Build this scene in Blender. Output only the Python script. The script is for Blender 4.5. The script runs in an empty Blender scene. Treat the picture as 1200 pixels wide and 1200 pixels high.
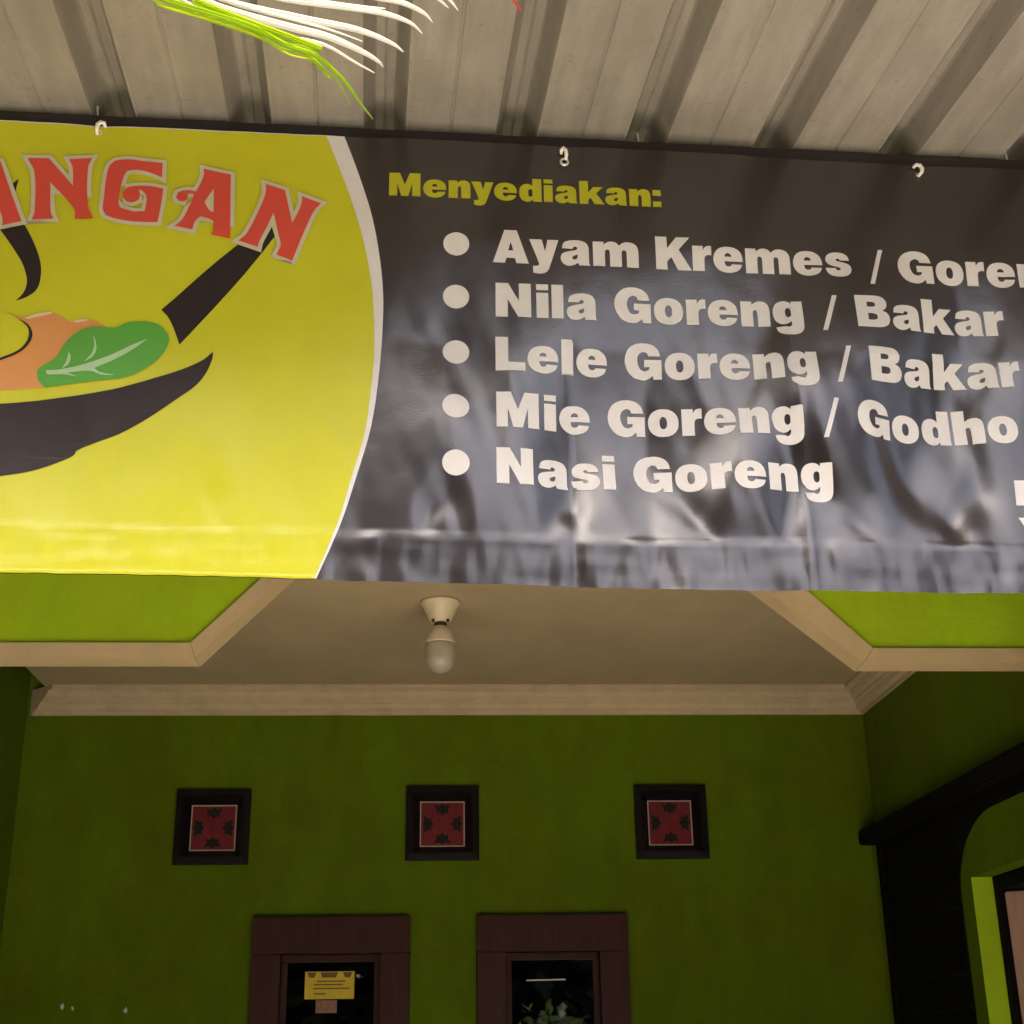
import bpy, bmesh, math, random
from mathutils import Vector, Matrix, noise
random.seed(7)
sc = bpy.context.scene
COL = sc.collection

# ------------------------------------------------------------------ camera
cd = bpy.data.cameras.new('camera')
cd.sensor_width = 36.0
cd.lens = 36.0 * 1662.0 / 1200.0
cd.clip_start = 0.05
cd.clip_end = 500.0
cam = bpy.data.objects.new('camera', cd)
COL.objects.link(cam)
# right, depth and up axes of the house seen from the camera (x right, y down, z forward)
dep = Vector((-98, 650, 1662)).normalized()
upv = Vector((-65, -4250, 1662)); upv = (upv - dep * upv.dot(dep)).normalized()
rgt = dep.cross(upv)
if rgt.x < 0: rgt = -rgt
# world axes of the camera: right = row 0, up = -row 1, back = -row 2
cam.matrix_world = Matrix(((rgt.x, -rgt.y, -rgt.z, 0.0),
                           (dep.x, -dep.y, -dep.z, 0.0),
                           (upv.x, -upv.y, -upv.z, 1.6),
                           (0, 0, 0, 1)))
sc.camera = cam

# ------------------------------------------------------------------ light
SUN_EL, SUN_AZ = 60.0, 200.0         # high sun in front of the house, behind the camera's left shoulder
w = bpy.data.worlds.new('World'); sc.world = w; w.use_nodes = True
nt = w.node_tree
sky = nt.nodes.new('ShaderNodeTexSky'); sky.sky_type = 'NISHITA'; sky.sun_disc = False
sky.sun_elevation = math.radians(SUN_EL); sky.sun_rotation = math.radians(SUN_AZ)
sky.dust_density = 9.0; sky.air_density = 0.75
bg = nt.nodes['Background']; bg.inputs[1].default_value = 0.11
nt.links.new(sky.outputs[0], bg.inputs[0])
sl = bpy.data.lights.new('sun', 'SUN'); sl.energy = 3.8; sl.angle = math.radians(0.5); sl.color = (1.0, 0.93, 0.82)
sun = bpy.data.objects.new('sun', sl); COL.objects.link(sun)
sd = Vector((math.sin(math.radians(SUN_AZ)) * math.cos(math.radians(SUN_EL)),
             math.cos(math.radians(SUN_AZ)) * math.cos(math.radians(SUN_EL)),
             math.sin(math.radians(SUN_EL))))
sun.rotation_euler = sd.to_track_quat('Z', 'Y').to_euler()
sc.view_settings.view_transform = 'Standard'
sc.view_settings.look = 'None'
sc.view_settings.gamma = 1.0
sc.view_settings.use_curve_mapping = False
sc.view_settings.exposure = 2.26
sc.cycles.max_bounces = 7
sc.cycles.diffuse_bounces = 4
sc.cycles.use_denoising = True

# ------------------------------------------------------------------ helpers
def link(o, parent=None):
    COL.objects.link(o)
    if parent is not None: o.parent = parent
    return o

def empty(name, loc=(0, 0, 0), rz=0.0, parent=None):
    o = bpy.data.objects.new(name, None); o.empty_display_size = 0.1
    o.location = loc; o.rotation_euler = (0, 0, rz)
    return link(o, parent)

def tag(o, label=None, cat=None, group=None, kind=None):
    if label: o['label'] = label
    if cat: o['category'] = cat
    if group: o['group'] = group
    if kind: o['kind'] = kind
    return o

def fin(name, bm, m, parent=None, smooth=False):
    me = bpy.data.meshes.new(name)
    bm.to_mesh(me); bm.free()
    me.materials.append(m)
    if smooth:
        for p in me.polygons: p.use_smooth = True
    return link(bpy.data.objects.new(name, me), parent)

def box(bm, a, b, bev=0.0):
    vs = [bm.verts.new((x, y, z)) for x in (a[0], b[0]) for y in (a[1], b[1]) for z in (a[2], b[2])]
    fs = [bm.faces.new([vs[i] for i in q]) for q in
          ((0, 1, 3, 2), (4, 6, 7, 5), (0, 4, 5, 1), (2, 3, 7, 6), (0, 2, 6, 4), (1, 5, 7, 3))]
    if bev:
        es = list({e for f in fs for e in f.edges})
        bmesh.ops.bevel(bm, geom=es, offset=bev, segments=2, affect='EDGES')

def boxo(name, a, b, m, parent=None, bev=0.0):
    bm = bmesh.new(); box(bm, a, b, bev)
    bmesh.ops.recalc_face_normals(bm, faces=bm.faces)
    return fin(name, bm, m, parent)

def prism(bm, pts, vec):
    """closed polygon pts (3-D) pushed along vec"""
    v0 = [bm.verts.new(p) for p in pts]; v1 = [bm.verts.new(Vector(p) + Vector(vec)) for p in pts]
    n = len(pts)
    bm.faces.new(v0); bm.faces.new(list(reversed(v1)))
    for i in range(n): bm.faces.new((v0[i], v1[i], v1[(i + 1) % n], v0[(i + 1) % n]))
    bmesh.ops.recalc_face_normals(bm, faces=bm.faces)

def sweep(bm, pts, r, seg=10):
    """tube along pts; r a number or a list"""
    rings = []
    for i, p in enumerate(pts):
        p = Vector(p)
        t = (Vector(pts[min(i + 1, len(pts) - 1)]) - Vector(pts[max(i - 1, 0)])).normalized()
        a = t.orthogonal().normalized() if i == 0 else (rings[-1][1] - t * rings[-1][1].dot(t)).normalized()
        b = t.cross(a)
        rr = r[i] if isinstance(r, (list, tuple)) else r
        rings.append(([bm.verts.new(p + a * rr * math.cos(2 * math.pi * k / seg) + b * rr * math.sin(2 * math.pi * k / seg)) for k in range(seg)], a))
    for i in range(len(rings) - 1):
        A, B = rings[i][0], rings[i + 1][0]
        for k in range(seg): bm.faces.new((A[k], A[(k + 1) % seg], B[(k + 1) % seg], B[k]))
    bm.faces.new(list(reversed(rings[0][0]))); bm.faces.new(rings[-1][0])

def lathe(bm, prof, seg=32, c=(0, 0, 0)):
    rings = []
    for r, z in prof:
        rings.append([bm.verts.new((c[0] + r * math.cos(2 * math.pi * k / seg), c[1] + r * math.sin(2 * math.pi * k / seg), c[2] + z)) for k in range(seg)])
    for A, B in zip(rings, rings[1:]):
        for k in range(seg): bm.faces.new((A[k], A[(k + 1) % seg], B[(k + 1) % seg], B[k]))
    bm.faces.new(rings[0]); bm.faces.new(rings[-1])
    bmesh.ops.recalc_face_normals(bm, faces=bm.faces)

# ------------------------------------------------------------------ materials
MATS = {}
def mat(name, col, rough=0.6, spec=0.5, var=0.0, scale=6.0, bump=0.0, bscale=60.0, metal=0.0, col2=None, coat=0.0, stretch=(1, 1, 1), detail=5.0, stain=0.0, streak=(2.6, 2.6, 1.1)):
    m = bpy.data.materials.new(name); m.use_nodes = True
    t = m.node_tree; p = t.nodes['Principled BSDF']
    p.inputs['Base Color'].default_value = (*col, 1)
    p.inputs['Roughness'].default_value = rough
    p.inputs['Specular IOR Level'].default_value = spec
    p.inputs['Metallic'].default_value = metal
    p.inputs['Coat Weight'].default_value = coat
    p.inputs['Coat Roughness'].default_value = 0.12
    tc = t.nodes.new('ShaderNodeTexCoord'); mp = t.nodes.new('ShaderNodeMapping')
    mp.inputs['Scale'].default_value = stretch
    t.links.new(tc.outputs['Object'], mp.inputs['Vector'])
    if var or col2:
        n = t.nodes.new('ShaderNodeTexNoise'); n.inputs['Scale'].default_value = scale; n.inputs['Detail'].default_value = detail
        n.inputs['Roughness'].default_value = 0.62
        t.links.new(mp.outputs[0], n.inputs['Vector'])
        r = t.nodes.new('ShaderNodeMapRange'); r.inputs['From Min'].default_value = 0.32; r.inputs['From Max'].default_value = 0.68
        t.links.new(n.outputs['Fac'], r.inputs['Value'])
        mx = t.nodes.new('ShaderNodeMix'); mx.data_type = 'RGBA'
        c2 = col2 if col2 else tuple(c * (1 - var) for c in col)
        mx.inputs['A'].default_value = (*c2, 1); mx.inputs['B'].default_value = (*col, 1)
        t.links.new(r.outputs[0], mx.inputs['Factor']); t.links.new(mx.outputs['Result'], p.inputs['Base Color'])
        rr = t.nodes.new('ShaderNodeMapRange'); rr.inputs['To Min'].default_value = min(1, rough * 1.12); rr.inputs['To Max'].default_value = rough * 0.9
        t.links.new(n.outputs['Fac'], rr.inputs['Value']); t.links.new(rr.outputs[0], p.inputs['Roughness'])
    if bump:
        n2 = t.nodes.new('ShaderNodeTexNoise'); n2.inputs['Scale'].default_value = bscale; n2.inputs['Detail'].default_value = 4
        t.links.new(mp.outputs[0], n2.inputs['Vector'])
        b = t.nodes.new('ShaderNodeBump'); b.inputs['Strength'].default_value = bump; b.inputs['Distance'].default_value = 0.004
        t.links.new(n2.outputs['Fac'], b.inputs['Height']); t.links.new(b.outputs[0], p.inputs['Normal'])
    if stain:
        src = p.inputs['Base Color'].links[0].from_socket
        fac = None
        for (sc_, st, lo, hi) in ((1.1, (1, 1, 1), .38, .62), (3.0, streak, .42, .75), (55.0, (1, 1, 1), .30, .42)):
            mp2 = t.nodes.new('ShaderNodeMapping'); mp2.inputs['Scale'].default_value = st; mp2.inputs['Location'].default_value = (sc_, 2.7, sc_ * .3)
            t.links.new(tc.outputs['Object'], mp2.inputs['Vector'])
            n3 = t.nodes.new('ShaderNodeTexNoise'); n3.inputs['Scale'].default_value = sc_; n3.inputs['Detail'].default_value = 6; n3.inputs['Roughness'].default_value = .65
            t.links.new(mp2.outputs[0], n3.inputs['Vector'])
            r3 = t.nodes.new('ShaderNodeMapRange'); r3.inputs['From Min'].default_value = lo; r3.inputs['From Max'].default_value = hi
            r3.inputs['To Min'].default_value = 1 - stain; r3.inputs['To Max'].default_value = 1.0
            t.links.new(n3.outputs['Fac'], r3.inputs['Value'])
            if fac is None: fac = r3.outputs[0]
            else:
                mu = t.nodes.new('ShaderNodeMath'); mu.operation = 'MULTIPLY'
                t.links.new(fac, mu.inputs[0]); t.links.new(r3.outputs[0], mu.inputs[1]); fac = mu.outputs[0]
        hs = t.nodes.new('ShaderNodeHueSaturation'); t.links.new(fac, hs.inputs['Value']); t.links.new(src, hs.inputs['Color'])
        t.links.new(hs.outputs[0], p.inputs['Base Color'])
    MATS[name] = m
    return m

GREENSHADE = mat('shaded green wall paint', (0.114, 0.196, 0.002), 0.78, 0.12, 0.14, 2.2, 0.45, 35, col2=(0.118, 0.160, 0.002), stain=0.16)  # porch shade put into a darker copy of the house green
GREENLIT = mat('lit green paint', (0.43, 0.66, 0.014), 0.7, 0.15, 0.14, 3.2, 0.4, 35, col2=(0.41, 0.57, 0.014), stain=0.10)  # brighter copy of the same green, the light put into its colour
CREAM = mat('cream paint', (0.72, 0.53, 0.29), 0.6, 0.3, 0.12, 5.0, 0.3, 40, stain=0.10)
CEIL = mat('ceiling board', (0.54, 0.42, 0.25), 0.75, 0.2, 0.10, 1.6, 0.2, 60, stain=0.10, streak=(1.5, .6, 1))
CORN = mat('cornice plaster', (0.66, 0.52, 0.33), 0.7, 0.25, 0.16, 14.0, 0.3, 80, stain=0.10)
WOOD = mat('dark red wood', (0.055, 0.015, 0.012), 0.5, 0.25, 0.35, 5.0, 0.3, 30, stretch=(9, 9, 1))
BLACKWOOD = mat('blackened wood', (0.006, 0.004, 0.005), 0.7, 0.1, 0.3, 6.0, 0.2, 30, stretch=(8, 8, 1))
DOORWOOD = mat('pale brown door wood', (0.42, 0.25, 0.17), 0.5, 0.4, 0.25, 5.0, 0.2, 30, stretch=(9, 9, 1))
VENTBLACK = mat('black glazed frame', (0.008, 0.006, 0.008), 0.35, 0.25, 0.2, 20)
RED = mat('red glazed tile', (0.20, 0.018, 0.026), 0.45, 0.3, 0.25, 25, stain=.15)
TILELINE = mat('grey tile edging', (0.46, 0.37, 0.34), 0.5, 0.4, 0.2, 40)
MOTIF = mat('dark motif glaze', (0.010, 0.008, 0.008), 0.5, 0.3, 0.3, 60)
SHEETM = mat('zinc roof sheet', (0.38, 0.34, 0.285), 0.42, 0.4, 0.14, 3.0, 0.06, 50, metal=0.0, stretch=(1, .5, 1), col2=(0.32, 0.29, 0.235), stain=0.22, streak=(9, .7, 9))
STEEL = mat('dark brown steel', (0.040, 0.030, 0.030), 0.5, 0.4, 0.25, 8.0, 0.1, 60)
SCREW = mat('bright screw metal', (0.75, 0.75, 0.72), 0.3, 0.5, metal=0.6)
GALV = mat('galvanised post', (0.42, 0.42, 0.42), 0.45, 0.5, 0.2, 8, metal=0.5)
TIE = mat('white plastic tie', (0.80, 0.76, 0.66), 0.4, 0.5)
EYELET = mat('eyelet metal', (0.72, 0.70, 0.66), 0.3, 0.5, metal=0.5)
PORC = mat('porcelain lamp holder', (0.70, 0.58, 0.38), 0.4, 0.5, 0.08, 20)
BULBW = mat('frosted bulb', (0.46, 0.41, 0.31), 0.3, 0.5, 0.08, 20)
BULBC = mat('bulb collar plastic', (0.64, 0.55, 0.38), 0.4, 0.5)
GROUND = mat('pale concrete ground', (0.48, 0.45, 0.40), 0.85, 0.3, 0.3, 1.2, 0.4, 30)
FLOOR = mat('porch floor tile', (0.06, 0.05, 0.045), 0.5, 0.4, 0.3, 2.0)
ROOFTILE = mat('clay roof', (0.25, 0.10, 0.06), 0.8, 0.2, 0.3, 6)
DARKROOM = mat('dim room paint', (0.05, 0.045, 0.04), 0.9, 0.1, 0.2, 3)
PAPERY = mat('yellow sticker', (0.74, 0.55, 0.03), 0.5, 0.4, 0.15, 30)
PAPERK = mat('sticker print', (0.16, 0.09, 0.03), 0.5, 0.4)
PAPERP = mat('pale red sticker', (0.42, 0.20, 0.15), 0.5, 0.4, 0.5, 70)
CHIP = mat('bare white plaster', (0.62, 0.58, 0.5), 0.8, 0.2)
BARK = mat('palm bark', (0.16, 0.12, 0.08), 0.9, 0.1, 0.4, 12, 0.5, 40)
def leafmat(name, col, tr, rough=0.35):
    m = mat(name, col, rough, 0.5, 0.2, 14)
    t = m.node_tree; p = t.nodes['Principled BSDF']; out = t.nodes['Material Output']
    tl = t.nodes.new('ShaderNodeBsdfTranslucent'); tl.inputs['Color'].default_value = (*tr, 1)
    mx = t.nodes.new('ShaderNodeMixShader'); mx.inputs[0].default_value = 0.45
    t.links.new(p.outputs[0], mx.inputs[1]); t.links.new(tl.outputs[0], mx.inputs[2]); t.links.new(mx.outputs[0], out.inputs['Surface'])
    return m
LEAFG = leafmat('green palm leaf', (0.20, 0.34, 0.010), (0.40, 0.56, 0.008))
LEAFGLARE = leafmat('sun glare palm leaf', (0.80, 0.76, 0.66), (0.82, 0.78, 0.66))  # sun glare put into the white leaf colour
LEAFY = leafmat('yellowing palm leaf', (0.42, 0.46, 0.03), (0.55, 0.56, 0.03))
LEAFR = leafmat('red leaf tip', (0.50, 0.06, 0.04), (0.5, 0.08, 0.04))
TREEL = mat('dark tree leaf', (0.025, 0.045, 0.014), 0.5, 0.3, 0.3, 3)
SHRUBL = leafmat('shrub leaf', (0.26, 0.31, 0.12), (0.26, 0.34, 0.08), 0.3)

def glassmat():
    m = bpy.data.materials.new('window glass'); m.use_nodes = True
    t = m.node_tree; t.nodes.remove(t.nodes['Principled BSDF']); out = t.nodes['Material Output']
    g = t.nodes.new('ShaderNodeBsdfGlossy'); g.inputs['Roughness'].default_value = 0.015; g.inputs['Color'].default_value = (0.9, 0.95, 0.95, 1)
    tr = t.nodes.new('ShaderNodeBsdfTransparent'); tr.inputs['Color'].default_value = (0.45, 0.45, 0.46, 1)
    fr = t.nodes.new('ShaderNodeFresnel'); fr.inputs[0].default_value = 1.9
    mx = t.nodes.new('ShaderNodeMixShader')
    t.links.new(fr.outputs[0], mx.inputs[0]); t.links.new(tr.outputs[0], mx.inputs[1]); t.links.new(g.outputs[0], mx.inputs[2])
    t.links.new(mx.outputs[0], out.inputs['Surface'])
    return m
GLASS = glassmat()

def print_mat(name, col, rough=0.30, spec=0.6, coat=0.0, var=0.05):
    m = mat(name, col, rough, spec, var, 9.0, 0.05, 220, coat=coat)
    return m
PVCK = print_mat('black printed vinyl', (0.019, 0.0125, 0.0125), 0.25, 1.0, coat=0.0, var=0.12)
PVCK.node_tree.nodes['Principled BSDF'].inputs['IOR'].default_value = 1.56
PVCY = print_mat('yellow printed vinyl', (0.565, 0.555, 0.018), 0.36, 0.40)
PVCW = print_mat('white printed vinyl', (0.72, 0.69, 0.665), 0.36, 0.4)
PVCH = print_mat('yellow heading print', (0.47, 0.46, 0.02), 0.36, 0.4)
PVCR = print_mat('red printed vinyl', (0.66, 0.075, 0.05), 0.36, 0.4)
PVCB = print_mat('black drawing print', (0.030, 0.021, 0.020), 0.40, 0.25)
PVCG = print_mat('green leaf print', (0.10, 0.36, 0.045), 0.36, 0.4)
PVCGL = print_mat('pale leaf vein print', (0.42, 0.60, 0.33), 0.36, 0.4)
PVCO = print_mat('orange food print', (0.66, 0.29, 0.085), 0.36, 0.4)
PVCOL = print_mat('pale glint print', (0.75, 0.55, 0.36), 0.36, 0.4)

# ------------------------------------------------------------------ setting: ground
bm = bmesh.new(); box(bm, (-60, -60, -0.3), (60, 60, 0.0)); bmesh.ops.recalc_face_normals(bm, faces=bm.faces)
tag(fin('ground', bm, GROUND), kind='structure')

# ------------------------------------------------------------------ the house
XL, XR, YB, YF = -1.62, 1.79, 5.70, 3.95       # left wall, right wall, back wall, front beam
ZC = 3.042                                     # ceiling
house = tag(empty('house', (0.08, YB, 0)), 'lime green house with a shaded porch and cream trimmed front beam', 'house')
HO = Vector((0.08, YB, 0))
def hpart(name, bm, m, parent=None, smooth=False):
    par = parent or house
    bmesh.ops.translate(bm, verts=bm.verts, vec=-HO)
    return fin(name, bm, m, par, smooth)
def hbox(name, a, b, m, parent=None, bev=0.0):
    bm = bmesh.new(); box(bm, a, b, bev); bmesh.ops.recalc_face_normals(bm, faces=bm.faces)
    return hpart(name, bm, m, parent)

hbox('porch_floor', (XL - .2, 2.9, 0.004), (XR + .2, YB + .2, 0.14), FLOOR)
# back wall built round two window openings and three vent openings
W1 = (-0.676, -0.073); W2 = (0.181, 0.768); WT = 2.143; WB = 0.95
VC = [(-0.853, 2.489), (0.049, 2.499), (0.963, 2.499)]; VH = 0.147
bm = bmesh.new()
xs = sorted({XL - .2, W1[0], W1[1], W2[0], W2[1], XR + .2} | {c[0] - VH + .01 for c in VC} | {c[0] + VH - .01 for c in VC})
zs = sorted({0.0, WB, WT, 4.2} | {c[1] - VH + .01 for c in VC} | {c[1] + VH - .01 for c in VC})
def hole(x, z):
    if WB < z < WT and (W1[0] < x < W1[1] or W2[0] < x < W2[1]): return True
    return any(abs(x - c[0]) < VH - .01 and abs(z - c[1]) < VH - .01 for c in VC)
cells = {}
for i in range(len(xs) - 1):
    for j in range(len(zs) - 1):
        cells[i, j] = not hole((xs[i] + xs[i + 1]) / 2, (zs[j] + zs[j + 1]) / 2)
T = 0.15
def vv(cache, i, j, y):
    k = (i, j, y)
    if k not in cache: cache[k] = bm.verts.new((xs[i], y, zs[j]))
    return cache[k]
cache = {}
for (i, j), solid in cells.items():
    if not solid: continue
    for y in (YB, YB + T): bm.faces.new([vv(cache, a, b, y) for a, b in ((i, j), (i + 1, j), (i + 1, j + 1), (i, j + 1))])
    for (di, dj), (p, q) in {(-1, 0): ((i, j), (i, j + 1)), (1, 0): ((i + 1, j), (i + 1, j + 1)), (0, -1): ((i, j), (i + 1, j)), (0, 1): ((i, j + 1), (i + 1, j + 1))}.items():
        if not cells.get((i + di, j + dj), False):
            bm.faces.new([vv(cache, *p, YB), vv(cache, *q, YB), vv(cache, *q, YB + T), vv(cache, *p, YB + T)])
bmesh.ops.recalc_face_normals(bm, faces=bm.faces)
bw = hpart('back_wall', bm, GREENSHADE)
# little chips in the paint, bottom left
for (x, z, s) in ((-1.369, 1.828, .011), (-1.331, 1.823, .007), (-1.134, 1.811, .010)):
    bm = bmesh.new()
    n = 9; rs = [s * random.uniform(.6, 1.25) for _ in range(n)]
    prism(bm, [(x + rs[k] * .75 * math.cos(2 * math.pi * k / n), YB - .0015, z + rs[k] * 1.2 * math.sin(2 * math.pi * k / n)) for k in range(n)], (0, .0035, 0))
    hpart('paint_chip', bm, CHIP, bw)
hbox('side_wall', (XL - .15, 2.6, 0.0), (XL, YB - .001, 4.2), GREENSHADE)
# right wall with a door opening
DY0, DY1, DZ = 3.55, 4.688, 2.155
bm = bmesh.new()
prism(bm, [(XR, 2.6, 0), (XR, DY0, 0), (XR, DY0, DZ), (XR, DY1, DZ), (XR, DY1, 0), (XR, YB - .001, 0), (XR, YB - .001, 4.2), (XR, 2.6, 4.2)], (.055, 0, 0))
rw = hpart('side_wall', bm, GREENSHADE); rw['label'] = 'right hand porch wall with dark wood surround'
# ceiling board, stops short of the left wall
hbox('ceiling', (XL + .075, YF + .02, ZC), (XR - .001, YB - .001, ZC + .02), CEIL)
hbox('ceiling_void', (XL - .1, YF + .02, ZC + .26), (XR, YB, ZC + .28), BLACKWOOD)
# cornice moulding: back run and right run
PROF = [(0, -.107), (.012, -.107), (.012, -.094), (.030, -.084), (.036, -.068), (.046, -.060), (.046, -.054), (.060, -.044), (.068, -.028), (.068, -.022), (.090, -.012), (.090, 0), (0, 0)]
bm = bmesh.new()
def cornice_run(bm, st, en, nrm, ms, me):
    st, en, nrm = Vector(st), Vector(en), Vector(nrm); d = (en - st).normalized()
    a = [bm.verts.new(st + nrm * o + d * (o * ms) + Vector((0, 0, z))) for o, z in PROF]
    b = [bm.verts.new(en + nrm * o - d * (o * me) + Vector((0, 0, z))) for o, z in PROF]
    for i in range(len(PROF)): bm.faces.new((a[i], a[(i + 1) % len(PROF)], b[(i + 1) % len(PROF)], b[i]))
    bm.faces.new(a); bm.faces.new(list(reversed(b)))
    bmesh.ops.recalc_face_normals(bm, faces=bm.faces)
cornice_run(bm, (XL + .012, YB - .001, ZC - .001), (XR - .001, YB - .001, ZC - .001), (0, -1, 0), 1.15, 1)
hpart('cornice', bm, CORN)
bm = bmesh.new(); cornice_run(bm, (XR - .001, YB - .001, ZC - .001), (XR - .001, YF + .16, ZC - .001), (-1, 0, 0), 1, 0)
hpart('cornice', bm, CORN)
# front beam with bevelled opening, cream trim and cream reveal
TB = .085
OUTL = [(XL + .002, 2.731), (-0.684, 2.731), (-0.393, 3.030), (0.972, 3.030), (1.288, 2.718), (XR - .002, 2.718)]   # green meets trim here
INL = [(XL + .002, 2.690), (-0.668, 2.690), (-0.335, 3.030), (0.832, 3.030), (1.256, 2.677), (XR - .002, 2.677)]    # lower edge of the trim
bm = bmesh.new()
prism(bm, [(x, YF, z) for x, z in OUTL] + [(XR - .002, YF, 4.2), (XL + .002, YF, 4.2)], (0, TB, 0))
beam = hpart('front_beam', bm, GREENLIT)
for i in range(5):
    bm = bmesh.new()
    a, b_, c_, d_ = INL[i], INL[i + 1], OUTL[i + 1], OUTL[i]
    dlt = .0012
    prism(bm, [(a[0] + (dlt if i else 0), YF - .010, a[1]), (b_[0] - (dlt if i < 4 else 0), YF - .010, b_[1]), (c_[0] - (dlt if i < 4 else 0), YF - .010, c_[1] + .003), (d_[0] + (dlt if i else 0), YF - .010, d_[1] + .003)], (0, TB + .012, 0)) if i not in (1, 2, 3) else \
    prism(bm, [(a[0], YF - .0105, a[1]), (b_[0], YF - .0105, b_[1]), (c_[0], YF - .0105, c_[1] + .003), (d_[0], YF - .0105, d_[1] + .003)], (0, TB + .0115, 0))
    hpart('trim', bm, CREAM, beam)
# roof over the house (out of the photograph)
bm = bmesh.new(); prism(bm, [(XL - .5, 3.4, 4.2), (XL - .5, 9.5, 6.2), (XL - .5, 9.5, 6.35), (XL - .5, 3.4, 4.33)], (XR - XL + 1.0, 0, 0)); hpart('roof', bm, ROOFTILE)
# dim rooms behind the windows and the side door
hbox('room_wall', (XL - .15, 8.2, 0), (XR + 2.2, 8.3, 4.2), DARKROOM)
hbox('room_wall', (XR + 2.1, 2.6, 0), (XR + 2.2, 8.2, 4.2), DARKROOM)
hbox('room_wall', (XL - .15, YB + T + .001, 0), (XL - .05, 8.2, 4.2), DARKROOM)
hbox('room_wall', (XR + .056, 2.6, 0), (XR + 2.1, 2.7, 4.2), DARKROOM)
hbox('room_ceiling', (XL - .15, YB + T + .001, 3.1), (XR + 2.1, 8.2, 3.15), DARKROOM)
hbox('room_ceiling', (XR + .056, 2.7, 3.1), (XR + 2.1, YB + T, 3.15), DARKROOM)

# windows
for (x0, x1), lab in ((W1, 'dark wood window with yellow sticker on its glass'), (W2, 'dark wood window with clear glass')):
    win = empty('window', (((x0 + x1) / 2) - HO.x, 0, 0), parent=house); win['label'] = lab
    cx = (x0 + x1) / 2; hw = (x1 - x0) / 2; FW = .124
    def wbox(name, a, b, m, bev=0.004):
        return boxo(name, a, b, m, win, bev)
    y0, y1 = -.035, .07
    wbox('frame_head', (-hw, y0, WT - FW - .012), (hw, y1, WT), WOOD)
    wbox('frame_jamb', (-hw + .002, y0 + .002, WB + FW), (-hw + FW - .012, y1, WT - FW - .013), WOOD)
    wbox('frame_jamb', (hw - FW + .012, y0 + .002, WB + FW), (hw - .002, y1, WT - FW - .013), WOOD)
    wbox('frame_sill', (-hw - .02, y0 - .03, WB - .02), (hw + .02, y1, WB + FW - .001), WOOD)
    # inner sash bead
    wbox('sash', (-hw + FW - .011, .018, WT - FW - .040), (hw - FW + .011, .055, WT - FW - .014), WOOD, .003)
    wbox('sash', (-hw + FW - .011, .018, WB + FW + .001), (-hw + FW + .012, .055, WT - FW - .041), WOOD, .003)
    wbox('sash', (hw - FW - .012, .018, WB + FW + .001), (hw - FW + .011, .055, WT - FW - .041), WOOD, .003)
    wbox('glass_pane', (-hw + FW - .004, .034, WB + FW), (hw - FW + .004, .039, WT - FW - .020), GLASS, 0)

# vents with a red patterned tile in a black frame
vent0 = None
for k, (cx, cz) in enumerate(VC):
    v = empty('ventilation_block', (cx - HO.x, 0, cz), parent=house)
    v['label'] = ['red tile vent above the window with a sticker', 'red tile vent in the middle of the wall', 'red tile vent nearest the right wall'][k]
    bm = bmesh.new(); I = .090
    y0, y1 = -.022, .06
    fo = [(-VH, -VH), (VH, -VH), (VH, VH), (-VH, VH)]; fi = [(-I, -I), (I, -I), (I, I), (-I, I)]
    fm = [(a * .80, b * .80) for a, b in fo]
    def ring(pts, y): return [bm.verts.new((a, y, b)) for a, b in pts]
    R0, R1, R2, R3 = ring(fo, y1), ring([(a * .985, b * .985) for a, b in fo], y0), ring(fm, y0 - .002), ring(fi, .022)
    for A, B in ((R0, R1), (R1, R2), (R2, R3)):
        for i in range(4): bm.faces.new((A[i], A[(i + 1) % 4], B[(i + 1) % 4], B[i]))
    bmesh.ops.recalc_face_normals(bm, faces=bm.faces)
    bmesh.ops.bevel(bm, geom=[e for e in bm.edges if all(abs(vv_.co.y - y0) < .004 for vv_ in e.verts)], offset=.004, segments=2, affect='EDGES')
    fin('frame', bm, VENTBLACK, v)
    bm = bmesh.new(); box(bm, (-I + .001, .020, -I + .001), (I - .001, .045, I - .001)); fin('tile', bm, RED, v)
    bm = bmesh.new(); e = .0055
    for a, b in (((-I + .001, -I + .001), (I - .001, -I + e)), ((-I + .001, I - e), (I - .001, I - .001)), ((-I + .001, -I + e), (-I + e, I - e)), ((I - e, -I + e), (I - .001, I - e))):
        box(bm, (a[0], .0165, a[1]), (b[0], .0199, b[1]))
    fin('tile_edging', bm, TILELINE, v)
    for q in range(4):
        bm = bmesh.new(); c, s = math.cos(q * math.pi / 2), math.sin(q * math.pi / 2)
        shp = [(-.030, -.078), (-.019, -.060), (-.022, -.050), (-.009, -.052), (0, -.042), (.009, -.052), (.022, -.050), (.019, -.060), (.030, -.078), (.010, -.074), (0, -.082), (-.010, -.074)]
        prism(bm, [(x * 1.15 * c - (z * 1.2 + .017) * s, .0185, x * 1.15 * s + (z * 1.2 + .017) * c) for x, z in shp], (0, .0014, 0))
        fin('motif', bm, MOTIF, v)
    bm = bmesh.new(); prism(bm, [(.009 * math.cos(a * math.pi / 4), .0186, .009 * math.sin(a * math.pi / 4)) for a in range(8)], (0, .0013, 0))
    fin('motif', bm, mat('deep red glaze', (0.09, 0.008, 0.010), 0.4), v)

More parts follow.
